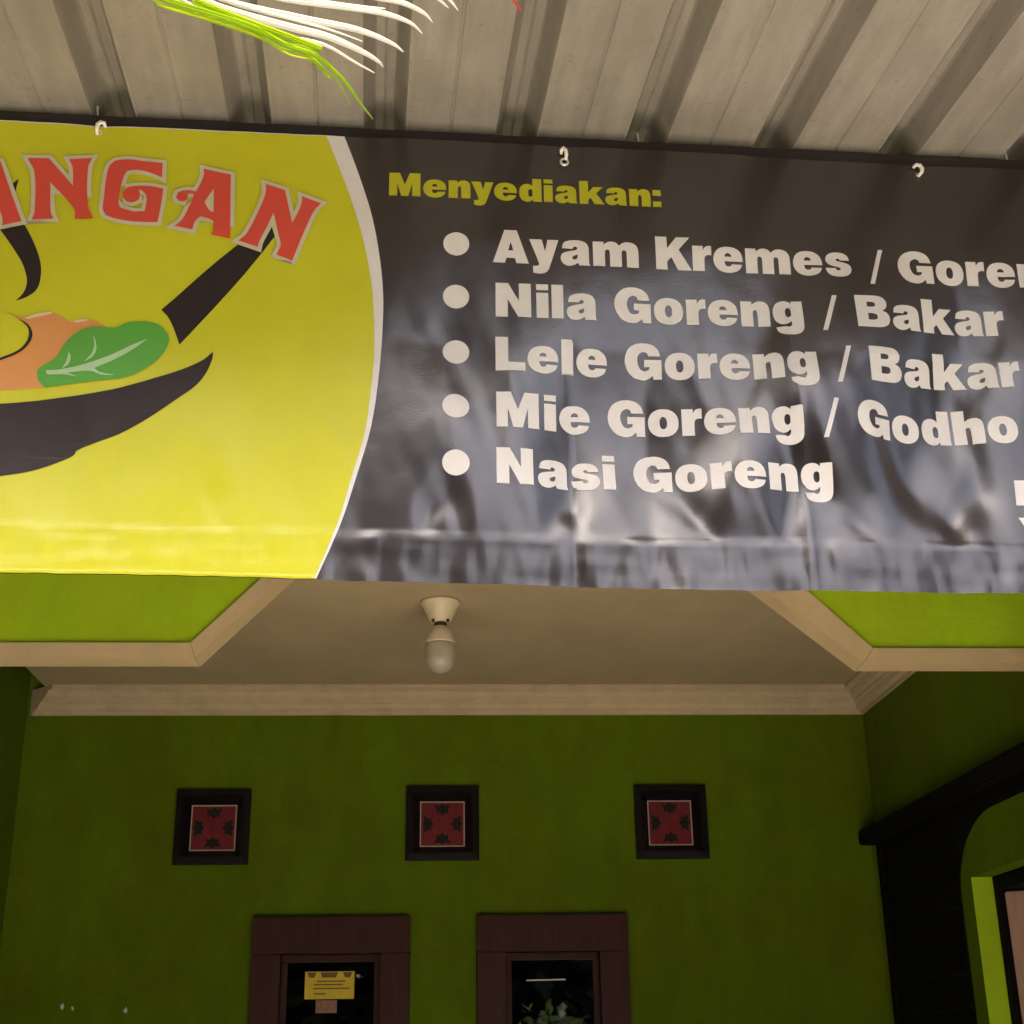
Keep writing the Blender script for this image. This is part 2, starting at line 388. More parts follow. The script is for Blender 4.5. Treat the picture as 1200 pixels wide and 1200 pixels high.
# right wall: black wood surround, rounded green inner surround, open door
X0 = XR
for k in range(21):
    z0 = 0.14 + k * .1075
    bm = bmesh.new(); prism(bm, [(X0 - .024, 0, z0 + .004), (X0 - .012, 0, z0 + .104), (X0 - .0005, 0, z0 + .104), (X0 - .0005, 0, z0 + .004)], (0, .788, 0)); bmesh.ops.translate(bm, verts=bm.verts, vec=(0, 4.7955, 0)); hpart('slat', bm, BLACKWOOD)
hbox('wood_stile', (X0 - .027, 5.585, 0.14), (X0 - .0004, 5.622, 2.398), BLACKWOOD)
bm = bmesh.new()
def arc_pts(cy, cz, ry, rz, a0, a1, n):
    return [(cy + ry * math.cos(math.radians(a0 + (a1 - a0) * k / n)), cz + rz * math.sin(math.radians(a0 + (a1 - a0) * k / n))) for k in range(n + 1)]
g_out = [(4.793, 0.14)] + arc_pts(4.43, 2.10, .363, .243, 0, 90, 12) + arc_pts(3.81, 2.10, .363, .243, 90, 180, 12) + [(3.447, 0.14)]
head = [(X0 - .018, 4.7949, 2.0)] + [(X0 - .018, y + (.0018 if y > 4.2 else 0), z + .0018) for y, z in g_out[1:-1]] + [(X0 - .018, 3.447, 2.0), (X0 - .018, 3.3, 2.0), (X0 - .018, 3.3, 2.398), (X0 - .018, 4.7949, 2.398)]
prism(bm, head, (.0175, 0, 0)); hpart('wood_surround', bm, BLACKWOOD)
hbox('wood_ledge', (X0 - .075, 3.3, 2.399), (X0 - .0005, 5.70 - .012, 2.456), BLACKWOOD, bev=.006)
bm = bmesh.new()
inner = [(DY0, 0.14), (DY0, DZ), (DY1, DZ), (DY1, 0.14)]
loop = [(X0 - .014, y, z) for y, z in g_out + inner]
prism(bm, loop, (.0135, 0, 0)); hpart('door_surround', bm, GREENSHADE)
door = empty('door', (X0 + .055 - HO.x, DY1 - HO.y, 0), parent=house); door['label'] = 'brown wooden side door standing open'
boxo('lit_jamb_lining', (-.0695, -.0025, .14), (.0005, -.0002, DZ - .0005), GREENLIT, door)  # thin lining added so the reveal carries the lit green
boxo('door_frame', (.002, -.045, .14), (.075, -.003, DZ - .003), BLACKWOOD, door, .003)
boxo('door_frame', (.002, DY0 - DY1 + .003, .14), (.075, DY0 - DY1 + .045, DZ - .003), BLACKWOOD, door, .003)
boxo('door_frame', (.002, DY0 - DY1 + .046, DZ - .048), (.075, -.046, DZ - .003), BLACKWOOD, door, .003)
leaf = boxo('door_leaf', (.0, -.035, .15), (.95, 0.0, DZ - .055), DOORWOOD, door, .004)
leaf.location = (.02, -.047, 0); leaf.rotation_euler = (0, 0, math.radians(-24))
boxo('door_label', (.055, -.0362, 1.985), (.085, -.0351, 2.02), PAPERY, leaf)

# sticker pair on the left window
ST = tag(empty('warning_sticker', (-0.379, YB + .0335, 1.845)), 'yellow printed warning sticker on the left window glass', 'sticker')
boxo('sheet', (-.094, -.0009, 0), (.094, 0, .100), PAPERY, ST)
for (a, b) in ((-.086, -.050), (-.036, .032), (.050, .086)):
    bm = bmesh.new(); prism(bm, [(a, -.0014, .097), (b, -.0014, .097), (b - .008, -.0014, .078), (a + .008, -.0014, .078)], (0, .0004, 0)); fin('printed_band', bm, PAPERK, ST)
for x0, x1, z in ((-.060, .050, .050), (-.062, .078, .036), (-.058, -.012, .017), (-.05, .06, .062)):
    boxo('printed_line', (x0, -.0014, z), (x1, -.0010, z + .005), PAPERK, ST)
s2 = boxo('small_sticker', (-.040, -.0009, -.048), (.040, 0, -.002), PAPERP, None)
s2.location = (-0.389, YB + .0335, 1.843)
tag(s2, 'small pale red sticker under the yellow one', 'sticker')
# thin white bar added in front of the right window glass, for a pale line
rod = empty('white_strip', (0.450, YB + .030, 1.904)); tag(rod, 'thin white strip across the right window glass', 'strip')
bm = bmesh.new(); sweep(bm, [(-.075, 0, 0), (.075, 0, .002)], .0028, 8); fin('strip_bar', bm, TIE, rod)

# lamp on the porch ceiling
lamp = tag(empty('ceiling_lamp', (0.03, 4.513, ZC)), 'unlit white bulb in a cream holder on the porch ceiling', 'lamp')
bm = bmesh.new(); lathe(bm, [(.052, -.0005), (.066, -.002), (.067, -.010), (.058, -.020), (.048, -.045), (.038, -.064), (.030, -.074)]); fin('lamp_holder', bm, PORC, lamp, True)
bm = bmesh.new(); lathe(bm, [(.021, -.0735), (.021, -.090)]); fin('screw_cap', bm, STEEL, lamp, True)
bulb = empty('bulb', (0, 0, 0), parent=lamp)
bm = bmesh.new(); lathe(bm, [(.024, -.088), (.028, -.092), (.040, -.105), (.047, -.122), (.050, -.140), (.0505, -.147)]); fin('collar', bm, BULBC, bulb, True)
bm = bmesh.new(); lathe(bm, [(.049, -.1475), (.0505, -.152), (.0505, -.195)] + [(.0505 * math.cos(a), -.195 - .050 * math.sin(a)) for a in [math.radians(q) for q in range(10, 90, 10)]] + [(.001, -.245)]); fin('globe', bm, BULBW, bulb, True)
for sx in (-1, 1):
    bm = bmesh.new(); bmesh.ops.create_icosphere(bm, subdivisions=2, radius=.006, matrix=Matrix.Translation((.024 * sx, -.028, -.074))); fin('holder_screw', bm, STEEL, lamp, True)

# ------------------------------------------------------------------ canopy, a touch askew to the house
YAW = math.atan(0.044)
CO = Vector((0, 2.55, 0))
can = tag(empty('metal_canopy', tuple(CO), YAW), 'ribbed metal canopy on a dark steel beam over the banner', 'canopy')
SL = 0.109; ZR = 3.498; V0, V1 = -0.76, 1.36
PITCH = 0.2875; RB, RC, RH = 0.045, 0.020, 0.066
def rz(v): return ZR + SL * v
for s in range(-3, 4):
    bm = bmesh.new()
    prof = []
    for r in range(3):
        c = 0.180 + PITCH * (3 * s + r - 1)
        h = PITCH / 2
        jj = random.uniform(-.0015, .0015)
        prof += [(c - h - .004, 0), (c - h - .0015, .003), (c - h + .0015, .003), (c - h + .004, 0)]
        prof += [(c - RB - .006, 0), (c - RB - .001, -.002), (c - RB, 0), (c - RC - .004, RH - .006), (c - RC, RH), (c - .004 + jj, RH), (c, RH - .004), (c + .004 + jj, RH), (c + RC, RH), (c + RC + .004, RH - .006), (c + RB, 0), (c + RB + .001, -.002), (c + RB + .006, 0)]
    prof.append((0.180 + PITCH * (3 * s + 1.5) - .0045, 0))
    NV = 26; rows = []
    for k in range(NV + 1):
        v = V0 + (V1 - V0) * k / NV
        rows.append([bm.verts.new((u, v, rz(v) + z + .0012 * noise.noise((u * 4, v * 3, s)))) for u, z in prof])
    for A, B in zip(rows, rows[1:]):
        for i in range(len(prof) - 1): bm.faces.new((A[i], A[i + 1], B[i + 1], B[i]))
    bmesh.ops.recalc_face_normals(bm, faces=bm.faces)
    o = fin('roof_sheet', bm, SHEETM, can)
    md = o.modifiers.new('thickness', 'SOLIDIFY'); md.thickness = 0.0012; md.offset = 1
# steel: front beam behind the banner, wall plate, rafters out of frame, posts
def cbox(name, a, b, m=STEEL, bev=.003): return boxo(name, a, b, m, can, bev)
cbox('beam', (-2.75, .030, ZR - .100), (2.95, .090, rz(.03) - .0035))
cbox('beam', (-2.75, 1.22, rz(1.22) - .105), (2.95, 1.28, rz(1.22) - .003))
for u in (-2.5, 2.7):
    bm = bmesh.new(); sweep(bm, [(u, .06, 0), (u, .06, ZR - .101)], .038, 16); fin('post', bm, GALV, can)
for k, (u, v) in enumerate(((-.715, .0), (.447, .0), (1.29, .0), (-1.30, .0), (1.87, .0))):
    bm = bmesh.new(); sweep(bm, [(u, v + .018, rz(v) + .012), (u + .002, v + .018, rz(v) - .010)], [.0028, .0012], 8); fin('roofing_screw', bm, SCREW, can)
# ------------------------------------------------------------------ banner
ban = tag(empty('hanging_banner', tuple(CO), YAW), 'yellow and black vinyl menu banner hung under the canopy', 'banner')
U0, U1, Z0, Z1 = -2.05, 2.20, 2.452, 3.449
HEM = 2.546
def sm(a, b, x):
    t = max(0.0, min(1.0, (x - a) / (b - a))); return t * t * (3 - 2 * t)
CREASES = ((0.283, .0040, .014), (0.742, -.0060, .012), (0.436, .0026, .02), (1.12, .003, .02), (-.60, .0015, .03), (-1.2, .002, .03), (1.7, .003, .03))
TENSION = ((0.215, 62, .10), (0.30, 110, .10), (0.055, 95, .09), (0.560, 125, .12), (0.69, 80, .09), (0.88, 130, .13), (1.02, 60, .10), (1.06, 118, .08), (-.40, 100, .05), (-.02, 70, .08))
def fold(x): 
    n_ = noise.noise((x, 3.3, 1.1)); return (abs(n_) ** .8) * (1 if n_ > 0 else -1)
def ripple(u, z):
    low = 1.0 - sm(2.75, 3.25, z)                 # the free lower half moves more than the tied top
    dark = .35 + .65 * sm(-.25, .05, u)           # the yellow end hangs flatter
    w_ = .012 * (0.25 + low) * noise.noise((u * 1.5 + 3.1, z * 1.1, 1.7))
    # soft vertical folds bulging between the stiff hem and the tied top
    rgt_ = sm(.56, .84, u) * (1 - sm(1.6, 1.9, u))
    w_ += rgt_ * .011 * (1 - sm(2.62, 3.24, z)) * sm(HEM - .03, HEM + .13, z)
    w_ -= (1 - rgt_) * dark * .020 * max(0, min(.30, z - HEM))
    b1 = math.sin(math.pi * min(1, max(0, (z - HEM) / .42))) ** 1.0
    b2 = math.sin(math.pi * min(1, max(0, (z - HEM) / .66)))
    w_ += dark * .028 * b1 * fold(u * 5.0 + (z - HEM) * .9)
    w_ += dark * .034 * b2 * fold(u * 3.1 - (z - HEM) * 1.4 + 7.7)
    w_ += dark * .0060 * (b1 + .15) * fold(u * 11.0 + (z - HEM) * 2.0 + 2.2)
    w_ += .0042 * (0.3 + low) * dark * noise.noise((u * 7, z * 4.5, 9.3))
    w_ += .0012 * (0.4 + low) * noise.noise((u * 19, z * 9.0, 5.3))
    w_ += .00035 * noise.noise((u * 46, z * 30, 2.3)) + .0008 * (.2 + low) * fold(u * 24 + z * 9 + 5.0) * dark
    for c, a, s in CREASES:
        d = (u - c + .012 * noise.noise((z * 3, c, 0))) / s
        w_ += a * (0.15 + 0.85 * low) * math.exp(-abs(d)) * (1 if d < 0 else .6)
    if z > HEM - .004:
        for c, ang, L in TENSION:
            a = math.radians(ang); du, dz = u - c, z - HEM
            t = du * math.cos(a) + dz * math.sin(a); q = -du * math.sin(a) + dz * math.cos(a)
            if -.02 < t < 5 * L:
                ww = .014 + .20 * max(t, 0)
                w_ += .0080 * math.exp(-(q / ww) ** 2) * math.exp(-(t / (2.2 * L)) ** 2) * sm(-.02, .08, t)
    # welded hem along the bottom: thicker, finely puckered
    hz = 1.0 - sm(HEM - .004, HEM + .004, z)
    w_ -= hz * (.0017 + .0020 * noise.noise((u * 22, z * 9, 5.5)) + .0012 * noise.noise((u * 8, z * 60, 7.7)) + .0016 * noise.noise((u * 60, z * 22, 1.5)))
    w_ -= .009 * (1.0 - sm(Z0 - .02, HEM + .03, z)) * (0.55 + .45 * noise.noise((u * 1.3, 2.2, 0)) - .75 * (1 - sm(.0, .62, u)) * dark)
    w_ -= .0008 * math.exp(-((z - HEM) / .005) ** 2)
    tz = sm(3.425, 3.449, z)
    w_ += .0010 * tz * noise.noise((u * 18, z * 8, 6))
    for c in (-.70, .28, 1.072, -1.5, 1.85):       # pulls at the eyelets
        w_ += .004 * math.exp(-((u - c) / .05) ** 2 - ((z - 3.43) / .06) ** 2)
    return w_
def edge_dz(u): return .0022 * noise.noise((u * 3.1, 0, 0)) + .0014 * noise.noise((u * 17, 3, 0))
def hang(u, z, lift):
    k = max(0.0, min(1.0, (HEM - z) / (HEM - Z0)))
    kt = max(0.0, min(1.0, (z - 3.40) / .049))
    return (u, -lift + ripple(u, z), z + (edge_dz(u) - .007 * sm(-.3, 1.0, u)) * k + .0012 * noise.noise((u * 4, 9, 0)) * kt)

GS = .01
bm = bmesh.new()
nu = int(round((U1 - U0) / GS)); nz = int(round((Z1 - Z0) / GS))
g = [[bm.verts.new(hang(U0 + (U1 - U0) * i / nu, Z0 + (Z1 - Z0) * j / nz, 0)) for j in range(nz + 1)] for i in range(nu + 1)]
for i in range(nu):
    for j in range(nz): bm.faces.new((g[i][j], g[i + 1][j], g[i + 1][j + 1], g[i][j + 1]))
o = fin('vinyl_sheet', bm, PVCK, ban, True)
back = bpy.data.objects.new('vinyl_backing', o.data.copy()); back.data.materials[0] = mat('grey vinyl backing', (0.16, 0.155, 0.15), 0.7, 0.3)
link(back, ban); back.location = (0, .0014, .0008)

def flat_to_banner(name, cu, m, lift, place=None, parent=None):
    """fill a 2-D curve, cut it on the sheet's own grid and lay it on the vinyl"""
    co = bpy.data.objects.new('tmp', cu); COL.objects.link(co)
    bpy.context.view_layer.update()
    dg = bpy.context.evaluated_depsgraph_get()
    me = bpy.data.meshes.new_from_object(co.evaluated_get(dg))
    COL.objects.unlink(co); bpy.data.objects.remove(co); bpy.data.curves.remove(cu)
    bm = bmesh.new(); bm.from_mesh(me); bpy.data.meshes.remove(me)
    if place:
        for v in bm.verts: v.co = Vector(place(v.co.x, v.co.y))
    else:
        for v in bm.verts: v.co = Vector((v.co.x, v.co.y, 0))
    bmesh.ops.remove_doubles(bm, verts=bm.verts, dist=1e-5)
    us = [v.co.x for v in bm.verts]; zs_ = [v.co.y for v in bm.verts]
    du = (U1 - U0) / nu; dz = (Z1 - Z0) / nz
    for i in range(int((min(us) - U0) / du), int((max(us) - U0) / du) + 1):
        bmesh.ops.bisect_plane(bm, geom=bm.verts[:] + bm.edges[:] + bm.faces[:], plane_co=(U0 + du * i, 0, 0), plane_no=(1, 0, 0), dist=1e-6)
    for j in range(int((min(zs_) - Z0) / dz), int((max(zs_) - Z0) / dz) + 1):
        bmesh.ops.bisect_plane(bm, geom=bm.verts[:] + bm.edges[:] + bm.faces[:], plane_co=(0, Z0 + dz * j, 0), plane_no=(0, 1, 0), dist=1e-6)
    for v in bm.verts: v.co = Vector(hang(v.co.x, v.co.y, lift))
    bmesh.ops.recalc_face_normals(bm, faces=bm.faces)
    nf = [f for f in bm.faces if f.normal.y > 0]
    bmesh.ops.reverse_faces(bm, faces=nf)
    return fin(name, bm, m, parent or ban, True)

def smooth_loop(p, n=5, sharp=48):
    N = len(p); P = [Vector(q) for q in p]; out = []
    cor = []
    for i in range(N):
        a = (P[i] - P[i - 1]); b = (P[(i + 1) % N] - P[i])
        cor.append(math.degrees(a.angle(b)) > sharp if a.length > 1e-6 and b.length > 1e-6 else True)
    for i in range(N):
        p0, p1, p2, p3 = P[i - 1], P[i], P[(i + 1) % N], P[(i + 2) % N]
        L = (p2 - p1).length
        t1 = (p2 - p1) if cor[i] else (p2 - p0).normalized() * L
        t2 = (p2 - p1) if cor[(i + 1) % N] else (p3 - p1).normalized() * L
        for k in range(n):
            t = k / n; t_2, t_3 = t * t, t * t * t
            out.append(tuple(p1 * (2 * t_3 - 3 * t_2 + 1) + t1 * (t_3 - 2 * t_2 + t) + p2 * (-2 * t_3 + 3 * t_2) + t2 * (t_3 - t_2)))
    return out

def shape(name, loops, m, lift, offset=0.0, n=5, sharp=48, parent=None):
    cu = bpy.data.curves.new(name, 'CURVE'); cu.dimensions = '2D'; cu.fill_mode = 'BOTH'; cu.offset = offset
    for lp in loops:
        pts = smooth_loop(lp, n, sharp) if n > 1 else lp
        sp = cu.splines.new('POLY'); sp.points.add(len(pts) - 1); sp.use_cyclic_u = True
        for q, (x, y) in zip(sp.points, pts): q.co = (x, y, 0, 1)
    return flat_to_banner(name, cu, m, lift, parent=parent)

WHITE_EDGE = [(-0.192,3.449),(-0.159,3.353),(-0.128,3.246),(-0.107,3.12),(-0.102,3.025),(-0.108,2.887),(-0.121,2.771),(-0.146,2.667),(-0.174,2.565),(-0.216,2.453)]
YELLOW_EDGE = [(-0.23,3.446),(-0.188,3.332),(-0.151,3.214),(-0.128,3.099),(-0.12,3.006),(-0.119,2.913),(-0.127,2.806),(-0.135,2.748),(-0.156,2.663),(-0.179,2.57),(-0.22,2.453)]
N1 = [(-0.838,3.356),(-0.796,3.358),(-0.741,3.294),(-0.746,3.338),(-0.755,3.358),(-0.709,3.364),(-0.715,3.34),(-0.707,3.249),(-0.694,3.219),(-0.73,3.215),(-0.734,3.24),(-0.787,3.3),(-0.779,3.229),(-0.772,3.214),(-0.815,3.209),(-0.811,3.228),(-0.821,3.322)]
G = [(-0.565,3.358),(-0.564,3.323),(-0.59,3.334),(-0.618,3.339),(-0.636,3.335),(-0.642,3.319),(-0.646,3.285),(-0.647,3.261),(-0.643,3.247),(-0.617,3.239),(-0.593,3.24),(-0.591,3.255),(-0.592,3.276),(-0.6,3.288),(-0.609,3.292),(-0.605,3.279),(-0.607,3.267),(-0.618,3.26),(-0.63,3.262),(-0.639,3.271),(-0.64,3.284),(-0.633,3.295),(-0.615,3.3),(-0.587,3.301),(-0.559,3.296),(-0.561,3.257),(-0.565,3.215),(-0.615,3.215),(-0.649,3.22),(-0.669,3.227),(-0.676,3.239),(-0.677,3.267),(-0.676,3.317),(-0.672,3.347),(-0.661,3.36),(-0.637,3.364),(-0.602,3.361)]
A2 = [(-0.481,3.349),(-0.424,3.337),(-0.42,3.248),(-0.417,3.184),(-0.457,3.191),(-0.452,3.201),(-0.453,3.223),(-0.464,3.229),(-0.48,3.233),(-0.49,3.22),(-0.494,3.201),(-0.531,3.208),(-0.517,3.222),(-0.503,3.26),(-0.496,3.286),(-0.508,3.287),(-0.509,3.274),(-0.515,3.267),(-0.526,3.268),(-0.532,3.277),(-0.529,3.288),(-0.519,3.293),(-0.505,3.295),(-0.493,3.292),(-0.484,3.315),(-0.479,3.336)]
A2_HOLE = [(-0.457,3.302),(-0.454,3.244),(-0.462,3.248),(-0.474,3.268)]
N2 = [(-0.352,3.318),(-0.311,3.305),(-0.303,3.27),(-0.293,3.226),(-0.281,3.255),(-0.275,3.28),(-0.276,3.292),(-0.236,3.276),(-0.25,3.256),(-0.272,3.193),(-0.289,3.138),(-0.322,3.15),(-0.314,3.173),(-0.319,3.195),(-0.332,3.249),(-0.344,3.214),(-0.358,3.179),(-0.36,3.166),(-0.4,3.18),(-0.386,3.194),(-0.371,3.229),(-0.353,3.284),(-0.35,3.305)]
A0 = [(-0.945,3.331),(-0.891,3.344),(-0.858,3.262),(-0.834,3.204),(-0.871,3.193),(-0.871,3.205),(-0.878,3.226),(-0.891,3.226),(-0.906,3.224),(-0.91,3.207),(-0.907,3.188),(-0.943,3.18),(-0.935,3.199),(-0.935,3.24),(-0.937,3.268),(-0.948,3.263),(-0.945,3.251),(-0.948,3.241),(-0.958,3.239),(-0.966,3.244),(-0.967,3.255),(-0.96,3.265),(-0.948,3.272),(-0.936,3.274),(-0.936,3.299),(-0.939,3.321)]
A0_HOLE = [(-0.908,3.297),(-0.887,3.244),(-0.895,3.245),(-0.912,3.259)]
HANDLE = [(-0.544,3.018),(-0.402,3.171),(-0.335,3.217),(-0.327,3.195),(-0.355,3.149),(-0.41,3.067),(-0.503,2.941),(-0.516,2.975),(-0.529,3.001)]
STEAM = [(-0.851,3.307),(-0.854,3.262),(-0.834,3.203),(-0.826,3.195),(-0.803,3.152),(-0.787,3.109),(-0.784,3.074),(-0.789,3.05),(-0.804,3.034),(-0.826,3.022),(-0.813,3.042),(-0.809,3.065),(-0.813,3.084),(-0.824,3.111),(-0.844,3.142),(-0.86,3.165),(-0.876,3.188),(-0.885,3.214),(-0.883,3.255),(-0.867,3.288)]
FOOD = [(-0.941,2.816),(-0.835,2.827),(-0.753,2.839),(-0.699,2.925),(-0.645,2.974),(-0.672,2.988),(-0.691,2.989),(-0.712,2.982),(-0.732,2.992),(-0.755,3.001),(-0.78,2.996),(-0.805,2.987),(-0.839,2.994),(-0.962,2.982)]
EGG = [(-0.963,2.991),(-0.839,2.993),(-0.817,2.982),(-0.796,2.968),(-0.789,2.951),(-0.793,2.932),(-0.808,2.912),(-0.842,2.892),(-0.947,2.865)]
EGG_LINE = [(-0.818,2.983),(-0.796,2.97),(-0.786,2.95),(-0.79,2.93),(-0.806,2.91),(-0.842,2.889),(-0.842,2.895),(-0.81,2.914),(-0.796,2.933),(-0.793,2.951),(-0.798,2.966)]
GLINT = [(-0.805,2.984),(-0.784,2.995),(-0.755,3.002),(-0.753,2.998),(-0.779,2.988),(-0.799,2.982)]
GLINT2 = [(-0.713,2.982),(-0.702,2.988),(-0.685,2.99),(-0.686,2.986),(-0.705,2.981)]
LEAF = [(-0.77,2.868),(-0.768,2.878),(-0.738,2.902),(-0.732,2.915),(-0.719,2.941),(-0.696,2.965),(-0.671,2.974),(-0.63,2.974),(-0.609,2.986),(-0.579,2.99),(-0.552,2.986),(-0.533,2.972),(-0.524,2.953),(-0.528,2.931),(-0.543,2.905),(-0.57,2.881),(-0.602,2.865),(-0.656,2.855),(-0.699,2.847),(-0.751,2.838),(-0.765,2.851)]
VEIN = [(-0.754,2.874),(-0.721,2.878),(-0.681,2.89),(-0.639,2.91),(-0.597,2.935),(-0.565,2.952),(-0.589,2.929),(-0.624,2.904),(-0.662,2.882),(-0.651,2.874),(-0.621,2.869),(-0.646,2.868),(-0.669,2.875),(-0.712,2.87),(-0.692,2.862),(-0.719,2.866),(-0.75,2.865)]
VEIN2 = [(-0.671,2.956),(-0.665,2.941),(-0.662,2.922),(-0.668,2.907),(-0.683,2.895),(-0.672,2.911),(-0.667,2.93)]
VEIN3 = [(-0.714,2.917),(-0.709,2.905),(-0.712,2.889),(-0.724,2.878),(-0.717,2.895)]
WOK_R = [(-1.021,2.781),(-0.919,2.788),(-0.832,2.799),(-0.743,2.813),(-0.661,2.828),(-0.583,2.851),(-0.504,2.881),(-0.457,2.906),(-0.436,2.927),(-0.437,2.909),(-0.448,2.875),(-0.465,2.849),(-0.494,2.823),(-0.541,2.784),(-0.596,2.746),(-0.644,2.722),(-0.679,2.706),(-0.683,2.697),(-0.698,2.687),(-0.746,2.665),(-0.814,2.647),(-0.917,2.631),(-0.999,2.623)]
PVCOUT = print_mat('pale letter outline print', (0.58, 0.54, 0.38), 0.36, 0.4)

LY = .0008
shape('white_border', [[(U0 + .001, Z1 - .0005)] + WHITE_EDGE + [(U0 + .001, Z0 + .001)]], PVCW, LY, n=4, sharp=30)
yp = shape('yellow_panel', [[(U0 + .001, Z1 - .004)] + YELLOW_EDGE + [(U0 + .001, Z0 + .001)]], PVCY, 2 * LY, n=4, sharp=30)
WC = -1.02
WOK = WOK_R[1:-1]
WOK_ALL = [(2 * WC - x, z) for x, z in reversed(WOK)]
k_top = [p for p in WOK]
lo_i = WOK.index((-0.436, 2.927))
topR = WOK[:lo_i + 1]; botR = WOK[lo_i + 1:]
loop = topR + botR + [(2 * WC - x, z) for x, z in reversed(botR)] + [(2 * WC - x, z) for x, z in reversed(topR)]
shape('printed_wok', [loop], PVCB, 3 * LY)
shape('printed_wok_handle', [HANDLE], PVCB, 3 * LY)
shape('printed_steam', [STEAM], PVCB, 3 * LY)
shape('printed_food', [FOOD], PVCO, 3 * LY)
shape('printed_egg', [EGG], PVCY, 4 * LY)
shape('printed_egg_outline', [EGG_LINE], PVCB, 5 * LY)
for q in (GLINT, GLINT2): shape('printed_glint', [q], PVCOL, 5 * LY)
lf = shape('printed_leaf', [LEAF], PVCG, 4.5 * LY)
for q in (VEIN, VEIN2, VEIN3): shape('printed_vein', [q], PVCGL, 5.5 * LY, parent=lf)
for lp in ([A0, A0_HOLE], [N1], [G], [A2, A2_HOLE], [N2]):
    shape('letter_outline', lp[:1], PVCOUT, 6 * LY, offset=.0085, sharp=40)
    shape('red_letter', lp, PVCR, 7 * LY, sharp=40)

def ell(cx, cy, rx, ry, n=20, p=2.25):
    o = []
    for k in range(n):
        a = 2 * math.pi * k / n; c, s = math.cos(a), math.sin(a)
        o.append((cx + rx * math.copysign(abs(c) ** (2 / p), c), cy + ry * math.copysign(abs(s) ** (2 / p), s)))
    return o
